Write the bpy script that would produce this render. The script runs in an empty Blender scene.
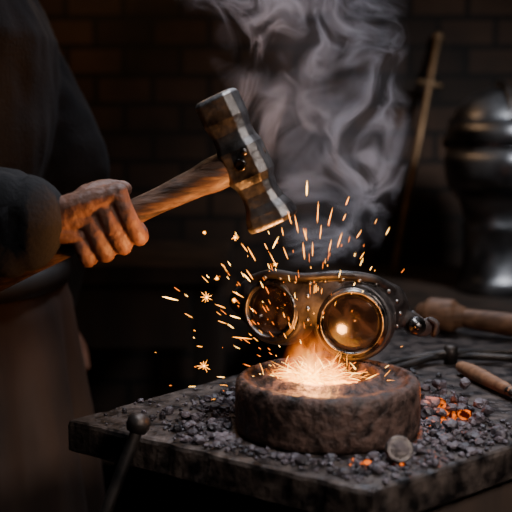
import bpy, bmesh, math, random
from mathutils import Vector, Matrix, noise
random.seed(7)
V=Vector
scene=bpy.context.scene
col=scene.collection

# ---------------------------------------------------------------- helpers
def link(o,parent=None):
    col.objects.link(o)
    if parent: o.parent=parent
    return o
def empty(name):
    e=bpy.data.objects.new(name,None); e.empty_display_size=.05; return link(e)
def mk(name,verts,faces,mat=None,parent=None,smooth=True,mats=None,fm=None):
    me=bpy.data.meshes.new(name); me.from_pydata([tuple(v) for v in verts],[],faces); me.validate(); me.update()
    bm=bmesh.new(); bm.from_mesh(me); bmesh.ops.recalc_face_normals(bm,faces=bm.faces); bm.to_mesh(me); bm.free()
    o=bpy.data.objects.new(name,me)
    if mats:
        for m in mats: me.materials.append(m)
        if fm:
            for p,i in zip(me.polygons,fm): p.material_index=i
    elif mat: me.materials.append(mat)
    me.polygons.foreach_set('use_smooth',[smooth]*len(me.polygons))
    return link(o,parent)
class G:
    def __init__(s): s.v=[]; s.f=[]; s.m=[]
    def add(s,v,f,mi=0):
        n=len(s.v); s.v+= [V(a) for a in v]; s.f+=[tuple(i+n for i in q) for q in f]; s.m+=[mi]*len(f)
    def obj(s,name,mat=None,parent=None,smooth=True,mats=None):
        return mk(name,s.v,s.f,mat,parent,smooth,mats,s.m)
def basis(n):
    n=V(n).normalized(); up=V((0,0,1)) if abs(n.z)<.95 else V((0,1,0))
    x=up.cross(n).normalized(); y=n.cross(x).normalized(); return x,y,n
def spline(pts,rad,sub=4):
    P=[V(p) for p in pts]; n=len(P); op=[];orr=[]
    for i in range(n-1):
        p0=P[max(i-1,0)];p1=P[i];p2=P[i+1];p3=P[min(i+2,n-1)]
        for k in range(sub):
            t=k/sub
            op.append(.5*((2*p1)+(p2-p0)*t+(2*p0-5*p1+4*p2-p3)*t*t+(3*p1-p0-3*p2+p3)*t**3))
            a=rad[i];b=rad[i+1]; t2=t*t*(3-2*t)
            if isinstance(a,tuple): orr.append((a[0]+(b[0]-a[0])*t2,a[1]+(b[1]-a[1])*t2))
            else: orr.append(a+(b-a)*t2)
    op.append(P[-1]);orr.append(rad[-1]); return op,orr
def tube(pts,rad,seg=12,sub=4,ref=None,round_end=True):
    if sub>1: P,R=spline(pts,rad,sub)
    else: P,R=[V(p) for p in pts],list(rad)
    n=len(P); vs=[];fs=[]
    t0=(P[1]-P[0]).normalized()
    r=V(ref) if ref else (V((0,0,1)) if abs(t0.z)<.9 else V((0,1,0)))
    for i in range(n):
        t=(P[min(i+1,n-1)]-P[max(i-1,0)]).normalized()
        r=(r-t*r.dot(t)).normalized(); s=t.cross(r)
        a,b=R[i] if isinstance(R[i],tuple) else (R[i],R[i])
        for k in range(seg):
            an=2*math.pi*k/seg; vs.append(P[i]+s*math.cos(an)*a+r*math.sin(an)*b)
    for i in range(n-1):
        for k in range(seg):
            k2=(k+1)%seg; fs.append((i*seg+k,i*seg+k2,(i+1)*seg+k2,(i+1)*seg+k))
    def cap(idx,d):
        a,b=R[idx] if isinstance(R[idx],tuple) else (R[idx],R[idx])
        base=idx*seg if idx>=0 else (n-1)*seg
        c=P[idx]; prev=[base+k for k in range(seg)]
        if round_end:
            for q in (.5,.85):
                sc=math.cos(math.asin(q)); off=d*min(a,b)*q; st=len(vs)
                for k in range(seg): vs.append(c+(vs[base+k]-c)*sc+off)
                for k in range(seg):
                    k2=(k+1)%seg; fs.append((prev[k],prev[k2],st+k2,st+k))
                prev=[st+k for k in range(seg)]
            vs.append(c+d*min(a,b))
        else: vs.append(c.copy())
        ci=len(vs)-1
        for k in range(seg): fs.append((prev[k],prev[(k+1)%seg],ci))
    cap(0,(P[0]-P[1]).normalized()); cap(-1,(P[-1]-P[-2]).normalized())
    return vs,fs
def lathe(prof,c,n,seg=48,closed=False,rot=0):
    x,y,z=basis(n); c=V(c); vs=[];fs=[]
    for r,h in prof:
        for k in range(seg):
            a=2*math.pi*k/seg+rot; vs.append(c+x*math.cos(a)*r+y*math.sin(a)*r+z*h)
    m=len(prof)
    for i in range(m if closed else m-1):
        j=(i+1)%m
        for k in range(seg):
            k2=(k+1)%seg; fs.append((i*seg+k,i*seg+k2,j*seg+k2,j*seg+k))
    if not closed:
        for i in (0,m-1):
            fs.append(tuple(i*seg+k for k in range(seg)))
    return vs,fs
def ell(c,r,seg=20,rings=12,M=None):
    vs=[];fs=[];c=V(c)
    for i in range(rings+1):
        th=math.pi*i/rings
        for k in range(seg):
            a=2*math.pi*k/seg
            p=V((r[0]*math.sin(th)*math.cos(a),r[1]*math.sin(th)*math.sin(a),r[2]*math.cos(th)))
            if M: p=M@p
            vs.append(c+p)
    for i in range(rings):
        for k in range(seg):
            k2=(k+1)%seg
            if i==0: fs.append((k,seg+k,seg+k2)) 
            elif i==rings-1: fs.append((i*seg+k,(i+1)*seg+k,i*seg+k2))
            else: fs.append((i*seg+k,(i+1)*seg+k,(i+1)*seg+k2,i*seg+k2))
    return vs,fs
def box(x0,x1,y0,y1,z0,z1):
    v=[(x,y,z) for x in (x0,x1) for y in (y0,y1) for z in (z0,z1)]
    return v,[(0,1,3,2),(4,6,7,5),(0,4,5,1),(2,3,7,6),(0,2,6,4),(1,5,7,3)]
def prism(poly,z0,z1):
    n=len(poly); v=[(p[0],p[1],z0) for p in poly]+[(p[0],p[1],z1) for p in poly]
    return v,[tuple(range(n))[::-1],tuple(range(n,2*n))]+[(i,(i+1)%n,n+(i+1)%n,n+i) for i in range(n)]
def bevel(o,w,seg=2):
    m=o.modifiers.new('bev','BEVEL'); m.width=w; m.segments=seg; m.limit_method='ANGLE'; return o
def bake(o):
    dg=bpy.context.evaluated_depsgraph_get(); dg.update()
    me=bpy.data.meshes.new_from_object(o.evaluated_get(dg)); o.modifiers.clear(); o.data=me; return o
def remesh(o,vox,smooth=4):
    m=o.modifiers.new('r','REMESH'); m.mode='VOXEL'; m.voxel_size=vox; m.use_smooth_shade=True
    if smooth:
        s=o.modifiers.new('s','SMOOTH'); s.iterations=smooth; s.factor=.5
    return bake(o)
def displace(o,amt,scale,seed=0):
    me=o.data
    ns=[v.normal.copy() for v in me.vertices]
    for v,n in zip(me.vertices,ns):
        v.co+=n*amt*noise.fractal(v.co*scale+V((seed,seed,seed)),1.0,2.0,3)
    me.update()

# ---------------------------------------------------------------- materials
def mat(name,c1,c2=None,scale=20,rough=.6,rough2=None,metal=0,bump=0,bscale=None,detail=6,lo=.35,hi=.65,stretch=None,coat=0,bdist=.002):
    m=bpy.data.materials.new(name); m.use_nodes=True; nt=m.node_tree; N=nt.nodes; L=nt.links
    b=N['Principled BSDF']; b.inputs['Metallic'].default_value=metal; b.inputs['Roughness'].default_value=rough
    b.inputs['Coat Weight'].default_value=coat
    c2=c2 or c1
    tc=N.new('ShaderNodeTexCoord'); mp=N.new('ShaderNodeMapping'); L.new(tc.outputs['Object'],mp.inputs[0])
    if stretch:
        mp.inputs['Scale'].default_value=stretch[:3]
        if len(stretch)>3: mp.inputs['Rotation'].default_value=stretch[3]
    n=N.new('ShaderNodeTexNoise'); n.inputs['Scale'].default_value=scale; n.inputs['Detail'].default_value=detail
    L.new(mp.outputs[0],n.inputs['Vector'])
    r=N.new('ShaderNodeValToRGB'); r.color_ramp.elements[0].position=lo; r.color_ramp.elements[1].position=hi
    r.color_ramp.elements[0].color=(*c1,1); r.color_ramp.elements[1].color=(*c2,1)
    L.new(n.outputs['Fac'],r.inputs[0]); L.new(r.outputs[0],b.inputs['Base Color'])
    if rough2 is not None:
        mr=N.new('ShaderNodeMapRange'); mr.inputs['From Min'].default_value=lo; mr.inputs['From Max'].default_value=hi
        mr.inputs['To Min'].default_value=rough; mr.inputs['To Max'].default_value=rough2
        L.new(n.outputs['Fac'],mr.inputs['Value']); L.new(mr.outputs[0],b.inputs['Roughness'])
    if bump:
        n2=N.new('ShaderNodeTexNoise'); n2.inputs['Scale'].default_value=bscale or scale*3; n2.inputs['Detail'].default_value=8
        L.new(mp.outputs[0],n2.inputs['Vector'])
        bp=N.new('ShaderNodeBump'); bp.inputs['Strength'].default_value=bump; bp.inputs['Distance'].default_value=bdist
        L.new(n2.outputs['Fac'],bp.inputs['Height']); L.new(bp.outputs[0],b.inputs['Normal'])
    return m
def emis(name,c,s,c2=None,scale=60,lo=.4,hi=.6):
    m=bpy.data.materials.new(name); m.use_nodes=True; nt=m.node_tree; N=nt.nodes; L=nt.links
    N.remove(N['Principled BSDF']); e=N.new('ShaderNodeEmission'); e.inputs[0].default_value=(*c,1); e.inputs[1].default_value=s
    L.new(e.outputs[0],N['Material Output'].inputs[0])
    if c2:
        n=N.new('ShaderNodeTexNoise'); n.inputs['Scale'].default_value=scale
        r=N.new('ShaderNodeValToRGB'); r.color_ramp.elements[0].position=lo; r.color_ramp.elements[1].position=hi
        r.color_ramp.elements[0].color=(*c2,1); r.color_ramp.elements[1].color=(*c,1)
        tc=N.new('ShaderNodeTexCoord'); L.new(tc.outputs['Object'],n.inputs['Vector'])
        L.new(n.outputs['Fac'],r.inputs[0]); L.new(r.outputs[0],e.inputs[0])
    return m

M_steel=mat('hammer_steel',(.05,.047,.045),(.32,.30,.285),34,.32,.52,metal=.92,bump=.8,bscale=55,bdist=.003)
M_block=mat('cast_block',(.014,.009,.007),(.115,.066,.050),80,.45,.75,metal=.35,bump=1,bscale=160,bdist=.003)
M_slab=mat('slab_iron',(.012,.010,.010),(.14,.105,.085),48,.35,.7,metal=.5,bump=1,bscale=90,lo=.38,hi=.75,bdist=.003)
M_body=mat('bench_timber',(.02,.013,.009),(.06,.035,.022),12,.8,bump=.6,stretch=(1,1,.15))
M_coal=mat('coal',(.012,.010,.012),(.11,.088,.097),40,.5,bump=.8,bscale=150)
M_hot=emis('ember',(1,.18,.015),1.9,(.03,.002,.0),140,.44,.66)
M_goggle=mat('goggle_metal',(.018,.015,.014),(.070,.058,.052),55,.36,.58,metal=.4,bump=.7,bscale=150,bdist=.001)
M_rim=mat('goggle_rim',(.055,.050,.047),(.20,.175,.155),60,.24,.42,metal=1,bump=.3,bscale=120)
M_rivet=mat('rivet_metal',(.30,.27,.245),(.50,.45,.40),60,.3,.45,metal=1)
M_strap=mat('goggle_leather',(.02,.014,.012),(.05,.035,.03),60,.6,bump=.5)
M_skin=mat('skin',(.12,.054,.033),(.24,.11,.068),42,.55,bump=.9,bscale=130,bdist=.002)
M_coat=mat('coat_cloth',(.004,.004,.005),(.014,.0125,.0125),14,.95,bump=.6,bscale=200)
M_apron=mat('apron_leather',(.018,.009,.005),(.068,.034,.019),7,.7,bump=.8,bscale=30,bdist=.004,stretch=(1,1,.4))
M_trous=mat('trousers',(.015,.012,.011),(.03,.025,.022),12,.9)
M_boot=mat('boots',(.008,.006,.005),(.02,.014,.010),20,.6)
M_hair=mat('hair',(.012,.008,.006),(.03,.02,.014),60,.6,stretch=(1,1,.2))
M_armor=mat('armor_steel',(.16,.16,.165),(.36,.36,.37),14,.30,.48,metal=1,bump=.2,bscale=30)
M_dark=mat('dark_iron',(.02,.018,.017),(.08,.065,.055),30,.5,metal=.8,bump=.4)
M_brass=mat('old_brass',(.14,.085,.04),(.32,.20,.11),20,.45,metal=.8)
M_lwood=mat('light_wood',(.14,.065,.03),(.32,.16,.08),14,.6,bump=.3,stretch=(1,6,6))
M_plaster=mat('ceiling_wood',(.02,.014,.01),(.04,.028,.02),5,.9,bump=.4)
M_floor=mat('floor_dirt',(.02,.016,.013),(.05,.04,.033),6,.9,bump=.6,bscale=30,bdist=.01)

def brick():
    m=bpy.data.materials.new('brick_wall'); m.use_nodes=True; nt=m.node_tree; N=nt.nodes; L=nt.links
    b=N['Principled BSDF']; b.inputs['Roughness'].default_value=.9
    tc=N.new('ShaderNodeTexCoord'); sp=N.new('ShaderNodeSeparateXYZ'); cb=N.new('ShaderNodeCombineXYZ'); ad=N.new('ShaderNodeMath')
    L.new(tc.outputs['Object'],sp.inputs[0]); L.new(sp.outputs[0],ad.inputs[0]); L.new(sp.outputs[1],ad.inputs[1])
    L.new(ad.outputs[0],cb.inputs[0]); L.new(sp.outputs[2],cb.inputs[1])
    t=N.new('ShaderNodeTexBrick'); t.inputs['Scale'].default_value=3.4; t.inputs['Mortar Size'].default_value=.025
    t.inputs['Color1'].default_value=(.085,.045,.026,1); t.inputs['Color2'].default_value=(.030,.018,.012,1); t.inputs['Mortar'].default_value=(.012,.009,.007,1)
    L.new(cb.outputs[0],t.inputs['Vector'])
    n=N.new('ShaderNodeTexNoise'); n.inputs['Scale'].default_value=4; n.inputs['Detail'].default_value=5; L.new(tc.outputs['Object'],n.inputs['Vector'])
    mr=N.new('ShaderNodeMapRange'); mr.inputs['From Min'].default_value=.35; mr.inputs['From Max'].default_value=.65; mr.inputs['To Min'].default_value=.2; mr.inputs['To Max'].default_value=1
    L.new(n.outputs['Fac'],mr.inputs[0])
    mc=N.new('ShaderNodeMix'); mc.data_type='RGBA'; mc.inputs[6].default_value=(.008,.007,.006,1); L.new(mr.outputs[0],mc.inputs[0]); L.new(t.outputs[0],mc.inputs[7])
    L.new(mc.outputs[2],b.inputs['Base Color'])
    inv=N.new('ShaderNodeMath'); inv.operation='SUBTRACT'; inv.inputs[0].default_value=1; L.new(t.outputs['Fac'],inv.inputs[1])
    mx=N.new('ShaderNodeMath'); mx.operation='MULTIPLY_ADD'; mx.inputs[1].default_value=.6
    L.new(n.outputs['Fac'],mx.inputs[0]); L.new(inv.outputs[0],mx.inputs[2])
    bp=N.new('ShaderNodeBump'); bp.inputs['Distance'].default_value=.01; L.new(mx.outputs[0],bp.inputs['Height']); L.new(bp.outputs[0],b.inputs['Normal'])
    return m
M_brick=brick()

# ---------------------------------------------------------------- room  (bench top is z=0, floor z=-0.8)
FZ=-.8; CZ=1.9; X0,X1,Y0,Y1=-1.9,1.9,-1.2,2.62
def room(name,b,m): v,f=box(*b); mk(name,v,f,m,smooth=False)
room('floor',(X0-.1,X1+.1,Y0-.1,Y1+.1,FZ-.1,FZ),M_floor)
room('ceiling',(X0-.1,X1+.1,Y0-.1,Y1+.1,CZ,CZ+.1),M_plaster)
room('wall_back',(X0-.1,X1+.1,Y1,Y1+.1,FZ,CZ),M_brick)
room('wall_front',(X0-.1,X1+.1,Y0-.1,Y0,FZ,CZ),M_brick)
room('wall_left',(X0-.1,X0,Y0,Y1,FZ,CZ),M_brick)
room('wall_right',(X1,X1+.1,Y0,Y1,FZ,CZ),M_brick)

# ---------------------------------------------------------------- workbench
wb=empty('anvil_workbench')
F=(.096,.796);Lc=(-.194,1.004);B=(.26,1.54);R=(.75,1.33)
quad=[F,R,B,Lc]
def inset(q,d):
    c=V((sum(p[0] for p in q)/4,sum(p[1] for p in q)/4)); out=[]
    for p in q:
        w=c-V(p); out.append(tuple(V(p)+w.normalized()*d))
    return out
vs=[];fs=[];ring=[]
for i in range(4):
    a=V(quad[i]);b=V(quad[(i+1)%4]); n=int((b-a).length/.006)
    for k in range(n): ring.append(a.lerp(b,k/n))
cq=V((sum(p[0] for p in quad)/4,sum(p[1] for p in quad)/4)); m=len(ring)
for zi,(z,ins) in enumerate([(-.034,.004),(-.031,.0),(-.005,.0),(-.0015,.0015),(0,.005),(0,.02)]):
    for p in ring:
        d=(cq-p).normalized(); w=noise.fractal(V((p.x*45,p.y*45,z*60)),1,2,3)
        chip=max(0,noise.noise(V((p.x*28,p.y*28,3)))-.25)*.012 if zi in(2,3,4) else 0
        q=p+d*(ins+.0012*w+chip); vs.append((q.x,q.y,z-(chip*.5 if zi==4 else 0)))
for i in range(5):
    for k in range(m): k2=(k+1)%m; fs.append((i*m+k,i*m+k2,(i+1)*m+k2,(i+1)*m+k))
fs.append(tuple(range(m))); fs.append(tuple(5*m+k for k in range(m)))
mk('slab_top',vs,fs,M_slab,wb,False)
v,f=prism(inset(quad,.045),FZ,-.034); o=mk('bench_body',v,f,M_body,wb,False); bevel(o,.006)
v,f=prism(inset(quad,.03),-.16,-.12); o=mk('bench_band',v,f,M_dark,wb,False); bevel(o,.003)
v,f=prism(inset(quad,.02),FZ,FZ+.08); o=mk('bench_plinth',v,f,M_dark,wb,False); bevel(o,.004)

# ---------------------------------------------------------------- round forge block with hole
PC=V((.0715,.978)); HO=V((-.004,.022))
prof=[(.0,.0,0),(.087,.0,0),(.0915,.003,0),(.0925,.009,0),(.0922,.016,0),(.0925,.023,0),(.0925,.030,0),(.0925,.037,0),(.0922,.043,0),(.0912,.0485,0),(.0885,.0525,.0),(.0845,.0535,.1),(.0815,.0520,.2),(.079,.0485,.3),(.074,.0465,.45),(.069,.0465,.6),(.065,.049,.8),(.0615,.0530,.95),(.0580,.0535,1),(.0555,.051,1),(.053,.042,1),(.050,.024,1),(.03,.018,1),(.0,.017,1)]
SEG=200; vs=[];fs=[]
for r,z,w in prof:
    for k in range(SEG):
        a=2*math.pi*k/SEG
        nz=noise.fractal(V((math.cos(a)*9+r*90,math.sin(a)*9,z*110)),.7,2,5)*.0006 if r>.01 else 0
        rr=r+nz*.7; zz=z+(nz*1.8 if z>.045 else 0)
        vs.append((PC.x+HO.x*w+math.cos(a)*rr,PC.y+HO.y*w+math.sin(a)*rr,max(zz,0)))
for i in range(len(prof)-1):
    for k in range(SEG):
        k2=(k+1)%SEG; fs.append((i*SEG+k,i*SEG+k2,(i+1)*SEG+k2,(i+1)*SEG+k))
o=mk('forge_crucible',vs,fs,M_block)
# ---------------------------------------------------------------- fire
fire=empty('forge_fire')
HC=V((PC.x+HO.x,PC.y+HO.y,0))
M_core=emis('ember_bed',(1,.45,.08),7,(1,.15,.008),70,.35,.6)
g=G()
def rock(g,c,r,mi=0,sq=1):
    bm=bmesh.new(); bmesh.ops.create_icosphere(bm,subdivisions=1 if r<.004 else 2,radius=1)
    sd=V((random.random()*99,)*3); rot=Matrix.Rotation(random.random()*6,3,'Z')@Matrix.Rotation(random.random()*6,3,'X')
    sx=V((random.uniform(.75,1.2),random.uniform(.75,1.2),random.uniform(.6,.95)*sq))
    vv=[]
    for v in bm.verts:
        p=v.co*(1+.45*noise.noise(v.co*1.3+sd)+.12*noise.noise(v.co*3.5+sd)); p=rot@p; vv.append(V(c)+V((p.x*sx.x,p.y*sx.y,p.z*sx.z))*r)
    g.add(vv,[tuple(x.index for x in f.verts) for f in bm.faces],mi); bm.free()
for i in range(70):
    a=random.random()*6.283; q=math.sqrt(random.random())*.044
    rock(g,(HC.x+math.cos(a)*q,HC.y+math.sin(a)*q,.024+random.random()*.018*(1-q/.05)),random.uniform(.006,.010))
g.obj('ember_bed',M_core,fire,smooth=False)
def streak(g,p,d,l,w,mi=0,bend=0):
    d=V(d).normalized(); x,y,_=basis(d); p=V(p)
    pr=[(0,0),(.2,.8),(.5,1),(.8,.6),(1,0)]
    sag=lambda t: V((0,0,-bend*l*t*t))
    vv=[p]; 
    for t,r in pr[1:-1]:
        for k in range(4):
            a=k*math.pi/2; vv.append(p+d*l*t+sag(t)+x*math.cos(a)*w*r+y*math.sin(a)*w*r)
    vv.append(p+d*l+sag(1)); ff=[]
    for k in range(4):
        k2=(k+1)%4; ff.append((0,1+k2,1+k)); ff.append((9+k,9+k2,13))
        for j in range(2): ff.append((1+4*j+k,1+4*j+k2,5+4*j+k2,5+4*j+k))
    g.add(vv,ff,mi)
M_spray=emis('spray_hot',(1,.50,.10),11)
M_spk=emis('spark_orange',(1,.32,.03),6)
M_dim=emis('spark_dim',(1,.20,.012),3.5)
g=G(); src=V((.056,.990,.040))
for i in range(380):
    th=random.gauss(-.3,1.1); 
    if abs(th)>1.6: continue
    ph=random.gauss(0,.6)
    d=V((math.sin(th),math.sin(ph)*.7-.2,max(math.cos(th),.02)*.45+.10)).normalized()
    st=V((HC.x-.004+random.gauss(0,.023),HC.y-.010+random.gauss(0,.012),.040+random.uniform(0,.010)))+d*random.uniform(0,.016)
    streak(g,st,d,random.uniform(.004,.018),random.uniform(.00018,.00042),random.choice([0,1,1,2,2]),random.uniform(0,.35))
for i in range(130):
    th=random.choice([-1,-1,1])*random.uniform(.3,1.4); d=V((math.sin(th),random.uniform(-.6,.2),math.cos(th)*.8+.12)).normalized()
    streak(g,src+V((random.gauss(0,.008),0,.006)),d,random.uniform(.022,.046),.00026,random.choice([0,1,1]),random.uniform(.1,.7))
g.obj('spark_spray',None,fire,mats=[M_spray,M_spk,M_dim])
def vol(name,center,size,build,parent):
    v,f=box(-1,1,-1,1,-1,1); o=mk(name,[V((a[0]*size[0],a[1]*size[1],a[2]*size[2])) for a in v],f,None,parent,False); o.location=center
    m=bpy.data.materials.new(name+'_gas'); m.use_nodes=True; nt=m.node_tree; nt.nodes.remove(nt.nodes['Principled BSDF'])
    build(nt); o.data.materials.append(m); return o
def mth(nt,op,a,b=None,c=None,clamp=False):
    n=nt.nodes.new('ShaderNodeMath'); n.operation=op; n.use_clamp=clamp
    for i,x in enumerate((a,b,c)):
        if x is None: continue
        if isinstance(x,(int,float)): n.inputs[i].default_value=x
        else: nt.links.new(x,n.inputs[i])
    return n.outputs[0]
def flame_nt(nt):
    N=nt.nodes;L=nt.links; tc=N.new('ShaderNodeTexCoord'); sp=N.new('ShaderNodeSeparateXYZ'); L.new(tc.outputs['Object'],sp.inputs[0])
    x,y,z=sp.outputs
    nz=N.new('ShaderNodeTexNoise'); nz.inputs['Scale'].default_value=1; nz.inputs['Detail'].default_value=5; nz.inputs['Distortion'].default_value=.8
    mp=N.new('ShaderNodeMapping'); mp.inputs['Scale'].default_value=(95,95,46); L.new(tc.outputs['Object'],mp.inputs[0]); L.new(mp.outputs[0],nz.inputs['Vector'])
    zz=mth(nt,'DIVIDE',mth(nt,'ADD',z,.032),.064)
    w=mth(nt,'MULTIPLY_ADD',mth(nt,'POWER',zz,.7,clamp=True),-.042,.058)
    xx=mth(nt,'DIVIDE',mth(nt,'ADD',x,mth(nt,'MULTIPLY',zz,.010)),w); yy=mth(nt,'DIVIDE',y,w)
    r=mth(nt,'SQRT',mth(nt,'ADD',mth(nt,'MULTIPLY',xx,xx),mth(nt,'MULTIPLY',yy,yy)))
    body=mth(nt,'SUBTRACT',1,r,clamp=True)
    top=mth(nt,'SUBTRACT',1,zz,clamp=True)
    tex=mth(nt,'MULTIPLY',mth(nt,'SUBTRACT',nz.outputs['Fac'],.38,clamp=True),5.0)
    d=mth(nt,'MULTIPLY',mth(nt,'MULTIPLY',body,top),tex)
    glow=mth(nt,'MULTIPLY',mth(nt,'MULTIPLY',mth(nt,'POWER',body,2.0),top),4)
    d2=mth(nt,'ADD',mth(nt,'MULTIPLY',mth(nt,'POWER',d,1.4),520),glow)
    e=N.new('ShaderNodeEmission'); L.new(d2,e.inputs[1])
    r_=N.new('ShaderNodeValToRGB'); r_.color_ramp.elements[0].color=(1,.15,.008,1); r_.color_ramp.elements[1].color=(1,.42,.06,1); r_.color_ramp.elements[1].position=.5
    L.new(d,r_.inputs[0]); L.new(r_.outputs[0],e.inputs[0]); L.new(e.outputs[0],N['Material Output'].inputs['Volume'])
vol('flame',(.062,.990,.068),(.058,.052,.032),flame_nt,fire)

# flying sparks
g=G()
def star(c,r):
    c=V(c)
    for k in range(9):
        a=k*6.283/9+random.random()*.4; d=V((math.cos(a),random.uniform(-.5,.5),math.sin(a))); streak(g,c,d,r*random.uniform(.6,1.1),.0004,1)
    v,f=ell(c,(.0010,)*3,8,6); g.add(v,f,0)
for c,r in [((-.050,1.0,.129),.0075),((-.053,1.0,.058),.008),((-.021,1.0,.190),.004),((-.022,.99,.128),.0035),((-.053,1.02,.193),.0025),((-.040,1.01,.147),.003),((.020,1.02,.16),.003)]: star(c,r)
for x,z,dx,dz,l,w in [(-.097,.127,1,-.25,.018,.0008),(.050,.232,.02,1,.016,.0008),(.0165,.178,.45,.9,.014,.0007),(.090,.222,.35,.9,.010,.0006),
  (-.010,.157,.55,-.8,.013,.0005),(-.013,.151,.6,-.7,.012,.0007),(-.027,.108,1,-.3,.012,.0007),(-.025,.086,1,-.1,.022,.0006),(-.024,.137,.9,-.5,.014,.0006),
  (.043,.193,-.2,1,.020,.0006),(.061,.205,.05,1,.022,.0006),(.073,.200,.25,1,.020,.0006),(.052,.185,-.3,1,.014,.0006),(.066,.185,.1,1,.016,.0005),(.080,.182,.3,1,.016,.0006),
  (.020,.16,-.4,.8,.014,.0005),(.033,.165,-.35,.9,.015,.0005),(.100,.19,.5,.8,.010,.0005),(.038,.215,-.1,1,.008,.0005),(.107,.165,.5,.8,.009,.0005),(.028,.19,-.2,.9,.009,.0005),
  (-.04,.10,1,-.35,.010,.0005),(-.06,.08,1,-.15,.006,.0005),(.012,.175,-.4,.8,.008,.0005),(.089,.205,.4,.9,.008,.0005),(-.035,.165,.7,-.7,.007,.0005),
  (.0,.165,-.5,.9,.018,.0006),(-.008,.175,-.6,.8,.012,.0005),(.035,.205,-.3,1,.014,.0005),(.048,.170,-.1,1,.018,.0006),(.058,.168,0,1,.016,.0005),(.075,.172,.2,1,.014,.0005),(-.03,.12,-1,.4,.012,.0005)]:
    streak(g,(x,random.uniform(.975,1.03),z),(dx,0,dz),l,w,0 if w>.0006 else 1)
for i in range(210):
    th=random.gauss(-.3,.65); q=random.uniform(.06,.18)*random.random()**.3
    d=V((math.sin(th),random.uniform(-.3,.2),math.cos(th))); p=src+d*q
    if (p-V((.02,1.0,.235))).length<.035: continue
    if p.x>.02 and p.z<.14 and random.random()<.75: continue
    streak(g,p,d,random.uniform(.001,.010),random.uniform(.0002,.00042),random.choice([0,1,2,2]))
g.obj('flying_sparks',None,None,mats=[M_spray,M_spk,M_dim])

# ---------------------------------------------------------------- goggles
gg=empty('round_lens_goggles')
CR=V((.1025,1.046,.0945)); nR=V((-.15,-.98,.05)).normalized()
CL=V((.0180,1.076,.1025)); nL=V((-.48,-.86,.06)).normalized()
g=G()
def frus(c,n,r0,r1,d):
    prof=[(r0*.5,.0),(r0-.002,0),(r0,-.002),((r0*.5+r1*.5),-d*.35),(r1,-d*.75),(r1*.97,-d),(r1*.5,-d)]
    v,f=lathe(prof,c,n,48); g.add(v,f)
frus(CR,nR,.0420,.046,.034); frus(CL,nL,.0380,.042,.034)
def T(pts,rad,seg=16,**k): v,f=tube(pts,rad,seg,**k); g.add(v,f)
T([(-.024,1.128,.104),(-.006,1.095,.108),(.018,1.082,.112),(.052,1.064,.115),(.085,1.058,.114),(.118,1.062,.111),(.148,1.078,.103),(.166,1.100,.092)],
  [(.007,.012),(.010,.026),(.011,.032),(.011,.026),(.011,.034),(.011,.034),(.010,.027),(.007,.012)],24,ref=(0,0,1),sub=6)
T([(-.004,1.090,.136),(.018,1.074,.1430),(.050,1.056,.1420),(.088,1.050,.1450),(.122,1.055,.1405),(.148,1.072,.126)],[.004,.005,.0045,.005,.005,.004],12,sub=6)
T([(.160,1.092,.092),(.178,1.10,.083)],[.012,.009])
body=g.obj('goggle_body',M_goggle,gg); remesh(body,.0013,2)
g=G()
v,f=lathe([(.0305,.03),(.0305,-.02),(.033,-.09)],CR,nR,40); g.add(v,f); c1=g.obj('c1')
g=G(); v,f=lathe([(.0275,.03),(.0275,-.02),(.030,-.09)],CL,nL,40); g.add(v,f); c2=g.obj('c2')
for c in (c1,c2):
    m=body.modifiers.new('b','BOOLEAN'); m.operation='DIFFERENCE'; m.object=c; m.solver='EXACT'
bake(body)
body.data.materials.clear(); body.data.materials.append(M_goggle)
for p in body.data.polygons: p.material_index=0
for c in (c1,c2): bpy.data.objects.remove(c)
def ring(name,c,n,ro,ri):
    g=G()
    prof=[(ri,-.008),(ri,.004),(ri+.0012,.0068),(ri+.0028,.0082),(ri+.0042,.0074),(ri+.0048,.0055),(ro-.0012,.0052),(ro,.0038),(ro,.001),(ro-.0012,0),(ro-.0012,-.001),(ro+.0006,-.002),(ro+.0006,-.006),(ro-.001,-.008)]
    v,f=lathe(prof,c,n,64,closed=True); g.add(v,f); x,y,z=basis(n)
    for k in range(48):
        a=k*6.283/48; p=c+x*math.cos(a)*(ro+.0004)+y*math.sin(a)*(ro+.0004)-z*.004
        v,f=tube([p+z*.002,p-z*.002],[.0008,.0008],6,1); g.add(v,f)
    g.obj(name,M_rim,gg)
ring('rim_right',CR,nR,.0378,.0303); ring('rim_left',CL,nL,.0343,.0273)
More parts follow.
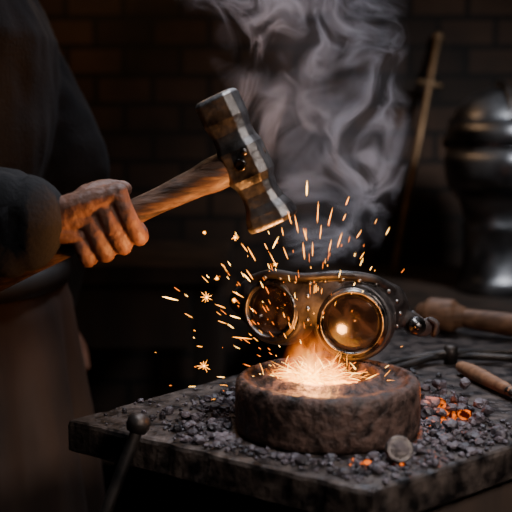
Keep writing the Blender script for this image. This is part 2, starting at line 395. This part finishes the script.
def lensmat():
    m=bpy.data.materials.new('goggle_glass'); m.use_nodes=True; nt=m.node_tree; N=nt.nodes; L=nt.links; N.remove(N['Principled BSDF'])
    tr=N.new('ShaderNodeBsdfTransparent'); tr.inputs[0].default_value=(.50,.44,.40,1)
    gl=N.new('ShaderNodeBsdfGlossy'); gl.inputs['Roughness'].default_value=.14; gl.inputs[0].default_value=(.9,.88,.85,1)
    d0=N.new('ShaderNodeBsdfDiffuse'); d0.inputs[0].default_value=(.075,.045,.033,1)
    n=N.new('ShaderNodeTexNoise'); n.inputs['Scale'].default_value=34; n.inputs['Detail'].default_value=7; n.inputs['Distortion'].default_value=2.0
    tc=N.new('ShaderNodeTexCoord'); L.new(tc.outputs['Object'],n.inputs['Vector'])
    r=N.new('ShaderNodeMapRange'); r.inputs['From Min'].default_value=.42; r.inputs['From Max'].default_value=.72; r.inputs['To Min'].default_value=.08; r.inputs['To Max'].default_value=.6; L.new(n.outputs['Fac'],r.inputs[0])
    m1=N.new('ShaderNodeMixShader'); L.new(r.outputs[0],m1.inputs[0]); L.new(tr.outputs[0],m1.inputs[1]); L.new(d0.outputs[0],m1.inputs[2])
    m2=N.new('ShaderNodeMixShader'); m2.inputs[0].default_value=.06; L.new(m1.outputs[0],m2.inputs[1]); L.new(gl.outputs[0],m2.inputs[2])
    L.new(m2.outputs[0],N['Material Output'].inputs[0]); return m
M_lens=lensmat()
for nm,c,n,r in (('lens_right',CR,nR,.0306),('lens_left',CL,nL,.0276)):
    v,f=lathe([(r,-.001),(r*.97,.0005),(r*.8,.0018),(r*.5,.003),(r*.25,.0036),(.0005,.0038)],c,n,48); mk(nm,v,f,M_lens,gg)
g=G()
dg=bpy.context.evaluated_depsgraph_get(); dg.update()
def rivet(x,z,r=.0026):
    ok,loc,nor,idx=body.ray_cast(V((x,.9,z)),V((0,1,0)))
    if ok:
        v,f=lathe([(r,-.0006),(r,.0005),(r*.75,.0016),(r*.3,.0022),(.0001,.0023)],loc,nor,12); g.add(v,f)
for x,z in [(.010,.1385),(.026,.1390),(.042,.136),(.058,.1355),(.074,.1385),(.092,.1405),(.110,.139),(.128,.134),(.143,.125),(.153,.113),(.157,.099),(.154,.085),(.0555,.122),(.0555,.108),(.0555,.096)]: rivet(x,z)
g.obj('rivets',M_rivet,gg)
g=G()
v,f=lathe([(.004,-.012),(.0095,-.012),(.0105,-.010),(.0105,.004),(.009,.006),(.006,.0065),(.0055,.010),(.003,.011)],(.176,1.084,.083),(.15,-.95,.2),24); g.add(v,f)
g.obj('hinge_knob',M_rim,gg)
g=G(); v,f=tube([(.170,1.10,.090),(.185,1.10,.078),(.196,1.103,.081),(.203,1.11,.070)],[(.004,.010),(.004,.011),(.004,.009),(.003,.007)],12,ref=(0,0,1)); g.add(v,f)
v,f=tube([(.194,1.098,.088),(.201,1.098,.083),(.200,1.098,.072)],[.003,.004,.003],8); g.add(v,f)
g.obj('strap_stub',M_strap,gg)

# ---------------------------------------------------------------- hammer
hm=empty('blacksmith_hammer')
h=V((.906,0,.423)).normalized(); a_=V((.423,0,-.906)).normalized(); ny=V((0,-1,0)); E=V((-.011,1.0,.2675))
secs=[(-.0700,.0165,.0140),(-.0692,.0185,.0165),(-.066,.0205,.0195),(-.044,.0208,.0195),(-.030,.0185,.0175),(-.020,.0190,.0185),(-.013,.0215,.0205),(.017,.0218,.0206),(.025,.0180,.0172),(.036,.0170,.0163),(.047,.0185,.0175),(.056,.0228,.0200),(.066,.0245,.0215),(.0695,.0228,.0200),(.0705,.019,.017)]
vs=[];fs=[];rotm=Matrix.Rotation(math.radians(16),3,a_)
for t,wh,wn in secs:
    c=.17
    for (p,q) in [(1,1-2*c),(1-2*c,1),(-1+2*c,1),(-1,1-2*c),(-1,-1+2*c),(-1+2*c,-1),(1-2*c,-1),(1,-1+2*c)]:
        vs.append(E+a_*t+rotm@(h*p*wh+ny*q*wn))
for i in range(len(secs)-1):
    for k in range(8): fs.append((i*8+k,i*8+(k+1)%8,(i+1)*8+(k+1)%8,(i+1)*8+k))
fs.append(tuple(range(8))); fs.append(tuple((len(secs)-1)*8+k for k in range(8)))
o=mk('hammer_head',vs,fs,M_steel,hm,False); bevel(o,.0012,2)
pts=[E+h*.014,E+h*.0,E-h*.022,E-h*.035,E-h*.06,E-h*.10,E-h*.16,E-h*.22,E-h*.30,E-h*.315]
v,f=tube(pts,[(.009,.009),(.012,.012),(.0150,.0175),(.0150,.0175),(.0130,.0145),(.0118,.0128),(.0125,.0135),(.013,.014),(.0145,.016),(.012,.013)],20,ref=(0,0,1))
M_wood2=mat('handle_wood2',(.028,.014,.008),(.15,.08,.048),16,.5,bump=1,bscale=22,bdist=.003,stretch=(1,9,9,(0,math.radians(25),0)))
o=mk('hammer_handle',v,f,M_wood2,hm)
g=G()
fn=rotm@ny
v,f=lathe([(.0062,-.003),(.0062,.0012),(.005,.0022),(.003,.0018),(.0001,.0018)],E+a_*.002+fn*.0204,fn,20); g.add(v,f)
v,f=lathe([(.0035,-.003),(.0035,.001),(.0001,.0016)],E+a_*(-.008)+fn*.0202+(rotm@h)*.009,fn,14); g.add(v,f)
g.obj('eye_pins',M_rim,hm)

# ---------------------------------------------------------------- blacksmith
bs=empty('blacksmith')
def hand(name,O,n,wr):
    O=V(O);n=V(n).normalized(); u=V((-.423,0,.906)).normalized(); g=G()
    def P(hh,uu,nn): return O+h*hh+u*uu+n*nn
    W=V(wr)
    hs=[.030,.0115,-.0070,-.0245]; ln=[1,1.06,1.0,.82]; rr=[.0086,.0088,.0084,.0074]; mu=[.010,.008,.002,-.006]
    for i in range(4):
        r=rr[i]; D0=.0145+r
        pts=[];rad=[]
        for an,dm,rm in [(-22,1.28,1.15),(15,1.30,1.02),(52,1.36,1.12),(80,1.12,.95),(112,1.10,1.0),(140,1.02,.92),(165+18*(ln[i]-.8)*5,.98,.82)]:
            t=math.radians(an*ln[i] if an>0 else an)
            pts.append(P(hs[i]-.004*(an/160),mu[i]*max(0,1-an/80)-math.sin(t)*D0*dm,math.cos(t)*D0*dm)); rad.append(r*rm)
        v,f=tube(pts,rad,12,4); g.add(v,f)
        mid=W.lerp(pts[0],.5)+n*.003
        v,f=tube([W+(pts[0]-W)*.08,mid,pts[0]],[.016,.0135,.0105],12,4); g.add(v,f)
    v,f=tube([W-(P(0,0,.03)-W).normalized()*.05,W],[(.027,.021),(.027,.021)],16,1,ref=tuple(n)); g.add(v,f)
    v,f=tube([W+(P(0,.03,.02)-W)*.18+u*.006,P(-.022,.028,.024),P(-.002,.035,.010),P(.016,.0325,-.001),P(.032,.025,-.010)],[.014,.0135,.0110,.0108,.0088],12,4); g.add(v,f)
    v,f=tube([W+u*.008,P(-.004,.018,.025)],[.016,.012],12,1); g.add(v,f)
    o=g.obj(name,M_skin,bs); remesh(o,.0016,2); displace(o,.0006,160); return o
OR=V((-.152,1.0,.2018)); wr=V((-.222,.968,.210)); hand('hand_right',OR,(0,-1,0),wr)
wl=V((-.335,1.60,.005))
g=G(); dn=V((.12,0,-1)).normalized(); fx=V((1,0,.12)).normalized()
for i,(off,l,r) in enumerate([(.030,.070,.0085),(.010,.078,.0088),(-.010,.072,.0084),(-.028,.058,.0075)]):
    k=wl+dn*.088+fx*off
    v,f=tube([k,k+dn*l*.45+V((0,-.008,0)),k+dn*l*.75+V((0,-.022,0)),k+dn*l*.92+V((0,-.038,0))],[r*1.15,r*1.05,r,r*.8],12,4); g.add(v,f)
    v,f=tube([wl+fx*off*.4,k],[.016,.0115],12,1); g.add(v,f)
v,f=tube([wl+dn*.015+fx*.015,wl+dn*.055+fx*.042+V((0,-.012,0)),wl+dn*.090+fx*.050+V((0,-.022,0))],[.014,.011,.0085],12,4); g.add(v,f)
v,f=tube([wl-dn*.05,wl],[(.026,.021),(.026,.021)],16,1); g.add(v,f)
o=g.obj('hand_left',M_skin,bs); remesh(o,.002,3)
g=G()
def etor(rings,seg=32):
    vs=[];fs=[]
    for cx,cy,z,rx,ry in rings:
        for k in range(seg):
            a=2*math.pi*k/seg; e=.85
            c_,s_=math.cos(a),math.sin(a)
            vs.append((cx+rx*math.copysign(abs(c_)**e,c_),cy+ry*math.copysign(abs(s_)**e,s_),z))
    m=len(rings)
    for i in range(m-1):
        for k in range(seg): k2=(k+1)%seg; fs.append((i*seg+k,i*seg+k2,(i+1)*seg+k2,(i+1)*seg+k))
    fs.append(tuple(range(seg))); fs.append(tuple((m-1)*seg+k for k in range(seg))); return vs,fs
TX,TY=-.43,1.38
v,f=etor([(TX,TY,-.36,.155,.23),(TX,TY,-.2,.15,.215),(TX,TY,-.05,.14,.195),(TX-.005,TY,.08,.125,.17),(TX,TY,.16,.125,.165),(TX+.01,TY,.3,.135,.18),(TX+.015,TY,.42,.135,.19),(TX+.01,TY,.50,.11,.17),(TX+.01,TY,.55,.075,.11),(TX+.015,TY,.60,.06,.068)]); g.add(v,f)
shR=V((-.43,1.20,.485)); elR=V((-.475,1.065,.235)); shL=V((-.41,1.545,.485)); elL=V((-.275,1.47,.235))
cR=wr+V((-.008,.003,0)); cL=wl-dn*.02
v,f=tube([(TX,1.30,.50),shR,shR.lerp(elR,.5)+V((-.01,0,0)),elR,elR.lerp(cR,.5)+V((0,0,-.002)),cR],[.06,.072,.066,.062,.056,.043],20,5); g.add(v,f)
v,f=tube([(TX,1.46,.50),shL,shL.lerp(elL,.5),elL,elL.lerp(cL,.5),cL],[.06,.072,.064,.058,.050,.040],20,5); g.add(v,f)
coat=g.obj('coat',M_coat,bs); remesh(coat,.006,3)
me=coat.data; me.update()
nrm=[v.normal.copy() for v in me.vertices]
for v,n_ in zip(me.vertices,nrm):
    p=v.co; fold=noise.fractal(V((p.x*9,p.y*9,p.z*(5 if p.z>.15 else 1.4))),1,2,3)*.012
    arm=(p.x<-.22 and p.y<1.12)
    if arm: fold+=math.sin(p.x*95+p.z*30+math.sin(p.z*40)*1.2)*.0055+noise.noise(p*40)*.006
    if p.z<.0: fold+=math.sin(math.atan2(p.y-TY,p.x-TX)*11)*.010*min(1,-p.z*4)
    v.co+=n_*fold
g=G()
for c,e,k in ((cR,elR,.93),(cL,elL,.9)):
    d=(c-e).normalized(); v,f=lathe([(.030*k,.004),(.041*k,.012),(.045*k,.011),(.047*k,.006),(.050*k,-.010),(.052*k,-.030),(.048*k,-.033),(.034*k,-.02)],c,d,40,closed=True)
    v=[p+V((0,0,.0022*math.sin(p.z*300+p.y*160))) for p in v]; g.add(v,f)
o=g.obj('cuffs',M_coat,bs)
v,f=lathe([(.062,.0),(.080,-.01),(.088,.02),(.078,.055),(.070,.05),(.064,.02)],(TX+.018,TY,.575),(.12,0,1),32,closed=True); mk('collar',v,f,M_coat,bs)
vs=[];fs=[];na=90;nz=50
for j in range(nz+1):
    z=.115-.655*j/nz
    for i in range(na+1):
        q=i/na*2-1
        an=q*2.15
        base=.146+(.12-z)*.10; by=.20+max(0,(.1-z))*.13
        fo=min(1,max(0,(.13-z)*4)); w=1+fo*(.055*math.sin(an*8+z*3+math.sin(an*3)*1.5)+.03*math.sin(an*19+z*5))
        if abs(z-.10)<.03: w-=.02
        vs.append((TX+.01+math.cos(an)*base*w,TY+math.sin(an)*by*w,z))
for j in range(nz):
    for i in range(na): k=j*(na+1)+i; fs.append((k,k+1,k+na+2,k+na+1))
o=mk('apron',vs,fs,M_apron,bs); m=o.modifiers.new('s','SOLIDIFY'); m.thickness=.005; m.offset=1
vs,fs=etor([(TX,TY,.080,.139,.188),(TX,TY,.085,.164,.212),(TX,TY,.112,.164,.212),(TX,TY,.117,.139,.188)],40); mk('belt',vs,fs,M_boot,bs)
g=G()
for sy in (-1,1):
    v,f=tube([(TX,TY+sy*.08,-.02),(TX+.01,TY+sy*.095,-.2),(TX+.02+sy*.03,TY+sy*.11,-.42),(TX-.01+sy*.05,TY+sy*.12,-.70)],[.10,.088,.065,.058],18,4); g.add(v,f)
o=g.obj('trousers',M_trous,bs); remesh(o,.010,3)
g=G()
for sy in (-1,1):
    bx=TX-.01+sy*.05; by=TY+sy*.12
    v,f=tube([(bx,by,-.58),(bx,by,-.68),(bx,by,-.745)],[.062,.055,.052],16,3); g.add(v,f)
    v,f=tube([(bx-.03,by,-.752),(bx+.06,by,-.757),(bx+.15,by+sy*.01,-.765)],[(.043,.045),(.046,.042),(.04,.033)],16,4,ref=(0,0,1)); g.add(v,f)
o=g.obj('boots',M_boot,bs); remesh(o,.007,2)
for v in o.data.vertices: v.co.z=max(v.co.z,FZ)
hc=V((TX+.055,TY,.775)); g=G()
v,f=ell(hc,(.093,.076,.115)); g.add(v,f)
v,f=ell(hc+V((.035,0,-.055)),(.055,.055,.06)); g.add(v,f)
v,f=tube([(TX+.01,TY,.56),(TX+.03,TY,.64),hc+V((-.01,0,-.04))],[.058,.053,.055],18,3); g.add(v,f)
v,f=tube([hc+V((.088,0,.012)),hc+V((.104,0,-.015)),hc+V((.112,0,-.030)),hc+V((.094,0,-.036))],[.009,.011,.013,.008],12,3); g.add(v,f)
v,f=tube([hc+V((.080,-.045,.022)),hc+V((.094,-.02,.028)),hc+V((.096,0,.022)),hc+V((.094,.02,.028)),hc+V((.080,.045,.022))],[.007,.009,.007,.009,.007],10,3); g.add(v,f)
v,f=tube([hc+V((.082,-.022,-.062)),hc+V((.094,0,-.060)),hc+V((.082,.022,-.062))],[.004,.0075,.004],10,3); g.add(v,f)
v,f=tube([hc+V((.082,-.018,-.071)),hc+V((.092,0,-.073)),hc+V((.082,.018,-.071))],[.004,.008,.004],10,3); g.add(v,f)
v,f=ell(hc+V((.07,0,-.10)),(.025,.025,.018)); g.add(v,f)
for sy in (-1,1):
    v,f=tube([hc+V((-.005,sy*.077,.02)),hc+V((-.018,sy*.088,.012)),hc+V((-.014,sy*.086,-.015)),hc+V((.0,sy*.076,-.028))],[.006,.009,.008,.006],10,3); g.add(v,f)
o=g.obj('head',M_skin,bs); remesh(o,.0035,3)
g=G()
M_eye=mat('eye',(.5,.48,.45),(.5,.48,.45),5,.2)
M_iris=mat('iris',(.03,.02,.015),(.03,.02,.015),5,.2)
for sy in (-1,1):
    v,f=ell(hc+V((.079,sy*.031,.003)),(.012,.013,.009)); g.add(v,f,0)
    v,f=ell(hc+V((.088,sy*.031,.002)),(.0045,.0055,.0055)); g.add(v,f,1)
g.obj('eyes',None,bs,mats=[M_eye,M_iris])
g=G(); v,f=ell(hc+V((-.018,0,.025)),(.093,.085,.105),32,20); g.add(v,f)
v,f=ell(hc+V((-.05,0,-.04)),(.055,.07,.065),32,16); g.add(v,f)
o=g.obj('hair',M_hair,bs); remesh(o,.005,2); displace(o,.006,40)

# ---------------------------------------------------------------- coal rubble on the bench
g=G()
def inpoly(x,y,q=inset(quad,.012)):
    s=None
    for i in range(4):
        a=q[i];b=q[(i+1)%4]; c=(b[0]-a[0])*(y-a[1])-(b[1]-a[1])*(x-a[0])
        if s is None: s=c>0
        elif (c>0)!=s: return False
    return True
hot=[(.180,1.000,.028,.34),(.095,.872,.018,.25),(.135,.878,.02,.2),(.045,.885,.012,.15)]
cnt=0
while cnt<2300:
    k=random.random()
    if k<.72:
        a=random.uniform(0,6.283); q=.096+abs(random.gauss(0,.046)); x=PC.x+math.cos(a)*q; y=PC.y+math.sin(a)*q
    elif k<.88: x=random.gauss(.20,.05); y=random.gauss(1.06,.07)
    else: x=random.uniform(-.18,.36); y=random.uniform(.82,1.35)
    if not inpoly(x,y): continue
    if x>.15 and y>1.19: continue
    if x>.235 and y>1.0: continue
    dd=math.hypot(x-PC.x,y-PC.y)
    r=random.choice([.0007,.0009,.0011,.0014,.0018,.0022,.0028,.0035]) if random.random()<.92 else random.uniform(.004,.0065)
    if dd<.0935+r: continue
    mi=0
    for hx,hy,hr,hp in hot:
        if math.hypot(x-hx,y-hy)<hr and random.random()<hp: mi=1
    rock(g,(x,y,r*.6),r,mi); cnt+=1
for i in range(34):
    x=random.gauss(.190,.022); y=random.gauss(1.03,.04)
    if math.hypot(x-PC.x,y-PC.y)<.105: continue
    rock(g,(x,y,random.uniform(.005,.014)),random.uniform(.005,.009),1 if random.random()<.18 else 0)
g.obj('coal_rubble',None,None,smooth=False,mats=[M_coal,M_hot])
v,f=lathe([(.0001,-.004),(.011,-.004),(.0125,-.003),(.0125,.003),(.011,.0045),(.0095,.003),(.008,.0035),(.004,.0045),(.0001,.005)],(.128,.868,.0125),(.1,-.85,.45),28)
mk('iron_disc',v,f,mat('disc_iron',(.05,.04,.04),(.17,.145,.125),90,.5,metal=.8,bump=.5))

# ---------------------------------------------------------------- tools on the bench
def rodobj(g,pts,rad,mi=0,seg=14,sub=4,ref=None): v,f=tube(pts,rad,seg,sub,ref); g.add(v,f,mi)
g=G()
rodobj(g,[(.255,1.475,.026),(.262,1.47,.026),(.288,1.455,.026),(.297,1.45,.026)],[.018,.0255,.0255,.018],0,20)
rodobj(g,[(.285,1.457,.026),(.36,1.412,.022),(.45,1.36,.018),(.50,1.33,.016)],[.012,.017,.016,.013],0,16)
g.obj('wooden_mallet',M_lwood)
g=G()
rodobj(g,[(.165,1.20,.006),(.20,1.235,.007),(.25,1.26,.010),(.36,1.24,.009),(.50,1.21,.007)],[(.006,.004),(.006,.004),(.005,.005),(.0045,.0045),(.0045,.0045)])
rodobj(g,[(.160,1.225,.006),(.20,1.255,.008),(.25,1.258,.014),(.36,1.275,.011),(.50,1.27,.007)],[(.006,.004),(.006,.004),(.005,.005),(.0045,.0045),(.0045,.0045)])
v,f=lathe([(.009,-.004),(.009,.018),(.006,.020)],(.25,1.259,.004),(0,0,1),16); g.add(v,f)
g.obj('forge_tongs',M_dark)
g=G()
rodobj(g,[(.252,1.200,.0095),(.262,1.165,.0095),(.275,1.115,.0095),(.283,1.085,.0095)],[.0075,.0095,.008,.0065],0)
rodobj(g,[(.283,1.085,.0095),(.286,1.075,.009),(.31,.995,.006)],[(.0075,.0065),(.005,.004),(.006,.002)],1)
g.obj('wood_handled_chisel',None,mats=[M_lwood,M_dark])
g=G()
rodobj(g,[(-.114,.928,.014),(-.145,.905,-.07),(-.42,.72,FZ+.012)],[.0065,.0060,.006],0,12,6)
v,f=lathe([(.004,-.010),(.009,-.008),(.0115,-.002),(.0115,.004),(.008,.009),(.001,.011)],(-.1125,.929,.018),(.30,.25,.9),18); g.add(v,f)
g.obj('fire_poker',M_dark)

# ---------------------------------------------------------------- background
rb=empty('rear_workbench')
def bx(nm,b,m,p,w=.006): v,f=box(*b); o=mk(nm,v,f,m,p,False); bevel(o,w); return o
bx('top',(.12,1.5,1.85,2.60,-.10,-.05),M_body,rb)
for i,(x,y) in enumerate([(.16,1.9),(1.42,1.9),(.16,2.5),(1.42,2.5)]): bx('leg_%d'%i,(x,x+.07,y,y+.07,FZ,-.10),M_body,rb)
bx('shelf',(.16,1.46,1.93,2.54,-.6,-.57),M_body,rb)
lb=empty('storage_bench')
bx('top',(-.62,-.06,2.05,2.50,-.02,.025),M_body,lb)
for i,(x,y) in enumerate([(-.60,2.08),(-.13,2.08),(-.60,2.42),(-.13,2.42)]): bx('leg_%d'%i,(x,x+.05,y,y+.05,FZ,-.02),M_body,lb)
bx('drawer_front',(-.54,-.14,2.075,2.10,-.16,-.03),M_body,lb)
bx('shelf',(-.58,-.1,2.10,2.46,-.42,-.39),M_body,lb)
ab=empty('armor_bust'); AX,AY=.525,2.18
g=G(); rings=[]
for z,rx,ry in [(.165,.080,.095),(.19,.088,.105),(.22,.098,.115),(.26,.104,.122),(.30,.104,.122),(.335,.094,.112),(.36,.076,.09),(.38,.048,.058),(.392,.015,.02)]: rings.append((AX,AY,z,rx,ry))
v,f=etor(rings,36); g.add(v,f)
v,f=tube([(AX,AY+.12,.30),(AX,AY+.05,.385),(AX,AY-.02,.398),(AX,AY-.09,.365),(AX,AY-.118,.30)],[(.005,.010)]*5,10,4,ref=(0,0,1)); g.add(v,f)
helm=g.obj('helmet',M_armor,ab)
vs=[];fs=[];na=24
for z,k in [(.175,1.02),(.20,1.10),(.235,1.14),(.262,1.08),(.275,1.06),(.278,1.12),(.30,1.08),(.325,1.03)]:
    for i in range(na+1):
        an=math.radians(-90+(-85+170*i/na))
        rx=.106*k; ry=.124*k*(1+.12*max(0,math.cos(an+math.pi/2))**6)
        vs.append((AX+math.cos(an)*rx,AY+math.sin(an)*ry,z))
for j in range(7):
    if j==3: continue
    for i in range(na): q=j*(na+1)+i; fs.append((q,q+1,q+na+2,q+na+1))
o=mk('visor',vs,fs,M_armor,ab); m=o.modifiers.new('s','SOLIDIFY'); m.thickness=.004
g=G()
v,f=lathe([(.001,.0),(.013,.0),(.013,.010),(.008,.014),(.001,.015)],(AX-.108,AY-.01,.275),(-1,0,0),16); g.add(v,f)
v,f=lathe([(.001,.0),(.013,.0),(.013,.010),(.008,.014),(.001,.015)],(AX+.108,AY-.01,.275),(1,0,0),16); g.add(v,f)
g.obj('visor_pivots',M_dark,ab)
v,f=etor([(AX,AY,.175,.092,.105),(AX,AY,.165,.098,.112),(AX,AY,.150,.080,.09),(AX,AY,.10,.066,.072),(AX,AY,.09,.074,.08),(AX,AY,.085,.068,.075),(AX,AY,.03,.068,.075),(AX,AY,.0,.070,.078),(AX,AY,-.02,.075,.085),(AX,AY,-.048,.085,.10)],36)
mk('gorget',v,f,M_armor,ab)
sw=empty('leaning_iron_rod')
tip=V((.337,2.42,-.045)); top=V((.463,2.585,.535)); d=(top-tip).normalized(); Ls=(top-tip).length; sx=V((1,0,-.2)).normalized()
g=G(); v,f=tube([tip,tip+d*Ls*.5,tip+d*(Ls-.12),top-d*.01],[.0085,.008,.0075,.009],12,2); g.add(v,f); v,f=ell(top,(.013,.011,.015)); g.add(v,f); g.obj('shaft',M_brass,sw)
gp=tip+d*(Ls-.125)
g=G(); v,f=tube([gp-sx*.028,gp,gp+sx*.028],[.006,.010,.006],12,3); g.add(v,f); g.obj('collar',M_brass,sw)
br=empty('quench_barrel'); v,f=lathe([(.10,0),(.105,.0),(.12,.12),(.128,.25),(.12,.40),(.108,.50),(.098,.50),(.098,.46)],(.0,1.75,FZ),(0,0,1),32); mk('staves',v,f,M_body,br)
g=G()
for z,r in ((.10,.1195),(.25,.1295),(.41,.1205)):
    v,f=lathe([(r-.006,-.012),(r,-.012),(r,.012),(r-.006,.012)],(.0,1.75,FZ+z),(0,0,1),32,closed=True); g.add(v,f)
g.obj('hoops',M_dark,br)

# ---------------------------------------------------------------- smoke
def smoke_nt(nt):
    N=nt.nodes;L=nt.links; tc=N.new('ShaderNodeTexCoord'); sp=N.new('ShaderNodeSeparateXYZ'); L.new(tc.outputs['Object'],sp.inputs[0])
    x,y,z=sp.outputs
    zz=mth(nt,'DIVIDE',mth(nt,'ADD',z,.20),.40)
    w1=N.new('ShaderNodeTexNoise'); w1.inputs['Scale'].default_value=7; w1.inputs['Detail'].default_value=1.5; L.new(tc.outputs['Object'],w1.inputs['Vector'])
    vm=N.new('ShaderNodeVectorMath'); vm.operation='MULTIPLY_ADD'; vm.inputs[1].default_value=(.16,.06,.12); L.new(w1.outputs['Color'],vm.inputs[0]); L.new(tc.outputs['Object'],vm.inputs[2])
    mp=N.new('ShaderNodeMapping'); mp.inputs['Scale'].default_value=(1,.30,.72); L.new(vm.outputs[0],mp.inputs[0])
    nz=N.new('ShaderNodeTexNoise'); nz.inputs['Scale'].default_value=21; nz.inputs['Detail'].default_value=4.0; nz.inputs['Distortion'].default_value=1.1; nz.inputs['Roughness'].default_value=.5
    L.new(mp.outputs[0],nz.inputs['Vector'])
    ridge=mth(nt,'SUBTRACT',1,mth(nt,'MULTIPLY',mth(nt,'ABSOLUTE',mth(nt,'SUBTRACT',nz.outputs['Fac'],.5)),9),clamp=True)
    ridge=mth(nt,'POWER',ridge,2.2)
    n2=N.new('ShaderNodeTexNoise'); n2.inputs['Scale'].default_value=9; n2.inputs['Detail'].default_value=2; L.new(tc.outputs['Object'],n2.inputs['Vector'])
    patch=mth(nt,'MULTIPLY',mth(nt,'SUBTRACT',n2.outputs['Fac'],.38,clamp=True),6,clamp=True)
    cx=mth(nt,'MULTIPLY_ADD',mth(nt,'SINE',mth(nt,'MULTIPLY',zz,5.5)),.018,mth(nt,'MULTIPLY_ADD',zz,-.040,.030))
    wid=mth(nt,'MULTIPLY_ADD',zz,.110,.052)
    dx=mth(nt,'DIVIDE',mth(nt,'SUBTRACT',x,cx),wid); dy=mth(nt,'DIVIDE',y,.035)
    rad=mth(nt,'ADD',mth(nt,'MULTIPLY',dx,dx),mth(nt,'MULTIPLY',dy,dy))
    mask=mth(nt,'SUBTRACT',1,rad,clamp=True)
    fade=mth(nt,'MULTIPLY',mth(nt,'MULTIPLY',zz,10,clamp=True),mth(nt,'MULTIPLY_ADD',zz,-.75,1.0,clamp=True))
    d=mth(nt,'MULTIPLY',mth(nt,'MULTIPLY',mth(nt,'MULTIPLY_ADD',ridge,1.0,.05),patch),mth(nt,'MULTIPLY',mask,fade))
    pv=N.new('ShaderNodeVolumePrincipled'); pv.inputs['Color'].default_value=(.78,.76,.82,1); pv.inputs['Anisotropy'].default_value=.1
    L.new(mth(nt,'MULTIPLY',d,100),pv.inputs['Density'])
    L.new(mth(nt,'MULTIPLY',d,1.9),pv.inputs['Emission Strength']); pv.inputs['Emission Color'].default_value=(.56,.54,.72,1)  # bluish self-emission painted into the smoke, stands in for scattered light
    L.new(pv.outputs[0],N['Material Output'].inputs['Volume'])
vol('smoke_plume',(.055,1.15,.34),(.21,.04,.20),smoke_nt,None)

# ---------------------------------------------------------------- lights
def light(name,t,loc,power,color,size=.1,target=None,spread=None):
    l=bpy.data.lights.new(name,t); l.energy=power; l.color=color
    if t=='AREA':
        l.size=size
        if spread: l.spread=math.radians(spread)
    else:
        l.shadow_soft_size=size
        if t=='SPOT': l.spot_size=math.radians(spread); l.spot_blend=.7
    o=bpy.data.objects.new(name,l); o.location=loc; link(o)
    if target: o.rotation_euler=(V(target)-V(loc)).to_track_quat('-Z','Y').to_euler()
    return o
light('fire_light','POINT',(.056,.955,.068),1.1,(1,.40,.10),.012)
light('added_fire_spot','SPOT',(.050,.955,.085),5.0,(1,.40,.11),.02,(-.045,.985,.24),95)  # extra spot added at the fire to brighten hammer and hand
light('ember_glow','POINT',(.185,1.02,.028),.05,(1,.2,.04),.01)
light('added_top_fill','AREA',(.10,.95,1.5),1.7,(.82,.88,1),.30,(.06,1.0,.1),50)  # added overhead fill for the hammer top, no opening in the ceiling
light('added_back_light','AREA',(.35,2.2,1.5),1.5,(.78,.84,1),.4,(.1,1.0,0),60)  # added back light for sheen on bench, coals and smoke, no window there
light('front_fill','AREA',(.75,-.1,.9),.75,(1,.89,.84),.3,(.12,.97,.03),32)
light('added_armor_fill','AREA',(.85,1.25,.9),1.7,(.9,.93,1),.2,(.55,2.2,.2),60)  # added cool light to lift the armor, no fixture modelled
light('added_wall_fill','POINT',(-.35,2.15,.95),3.6,(1,.6,.32),.08)  # added warm light so the back bricks show, no fixture on the wall

w=bpy.data.worlds.new('world'); scene.world=w; w.use_nodes=True
w.node_tree.nodes['Background'].inputs[0].default_value=(.01,.012,.018,1); w.node_tree.nodes['Background'].inputs[1].default_value=.3

cam=bpy.data.cameras.new('camera'); co=bpy.data.objects.new('camera',cam); link(co)
co.location=(0,0,.294); co.rotation_euler=(math.radians(83),0,0)
cam.lens=70.3; cam.sensor_width=36; cam.clip_start=.01
cam.dof.use_dof=True; cam.dof.focus_distance=1.055; cam.dof.aperture_fstop=4.5
scene.camera=co
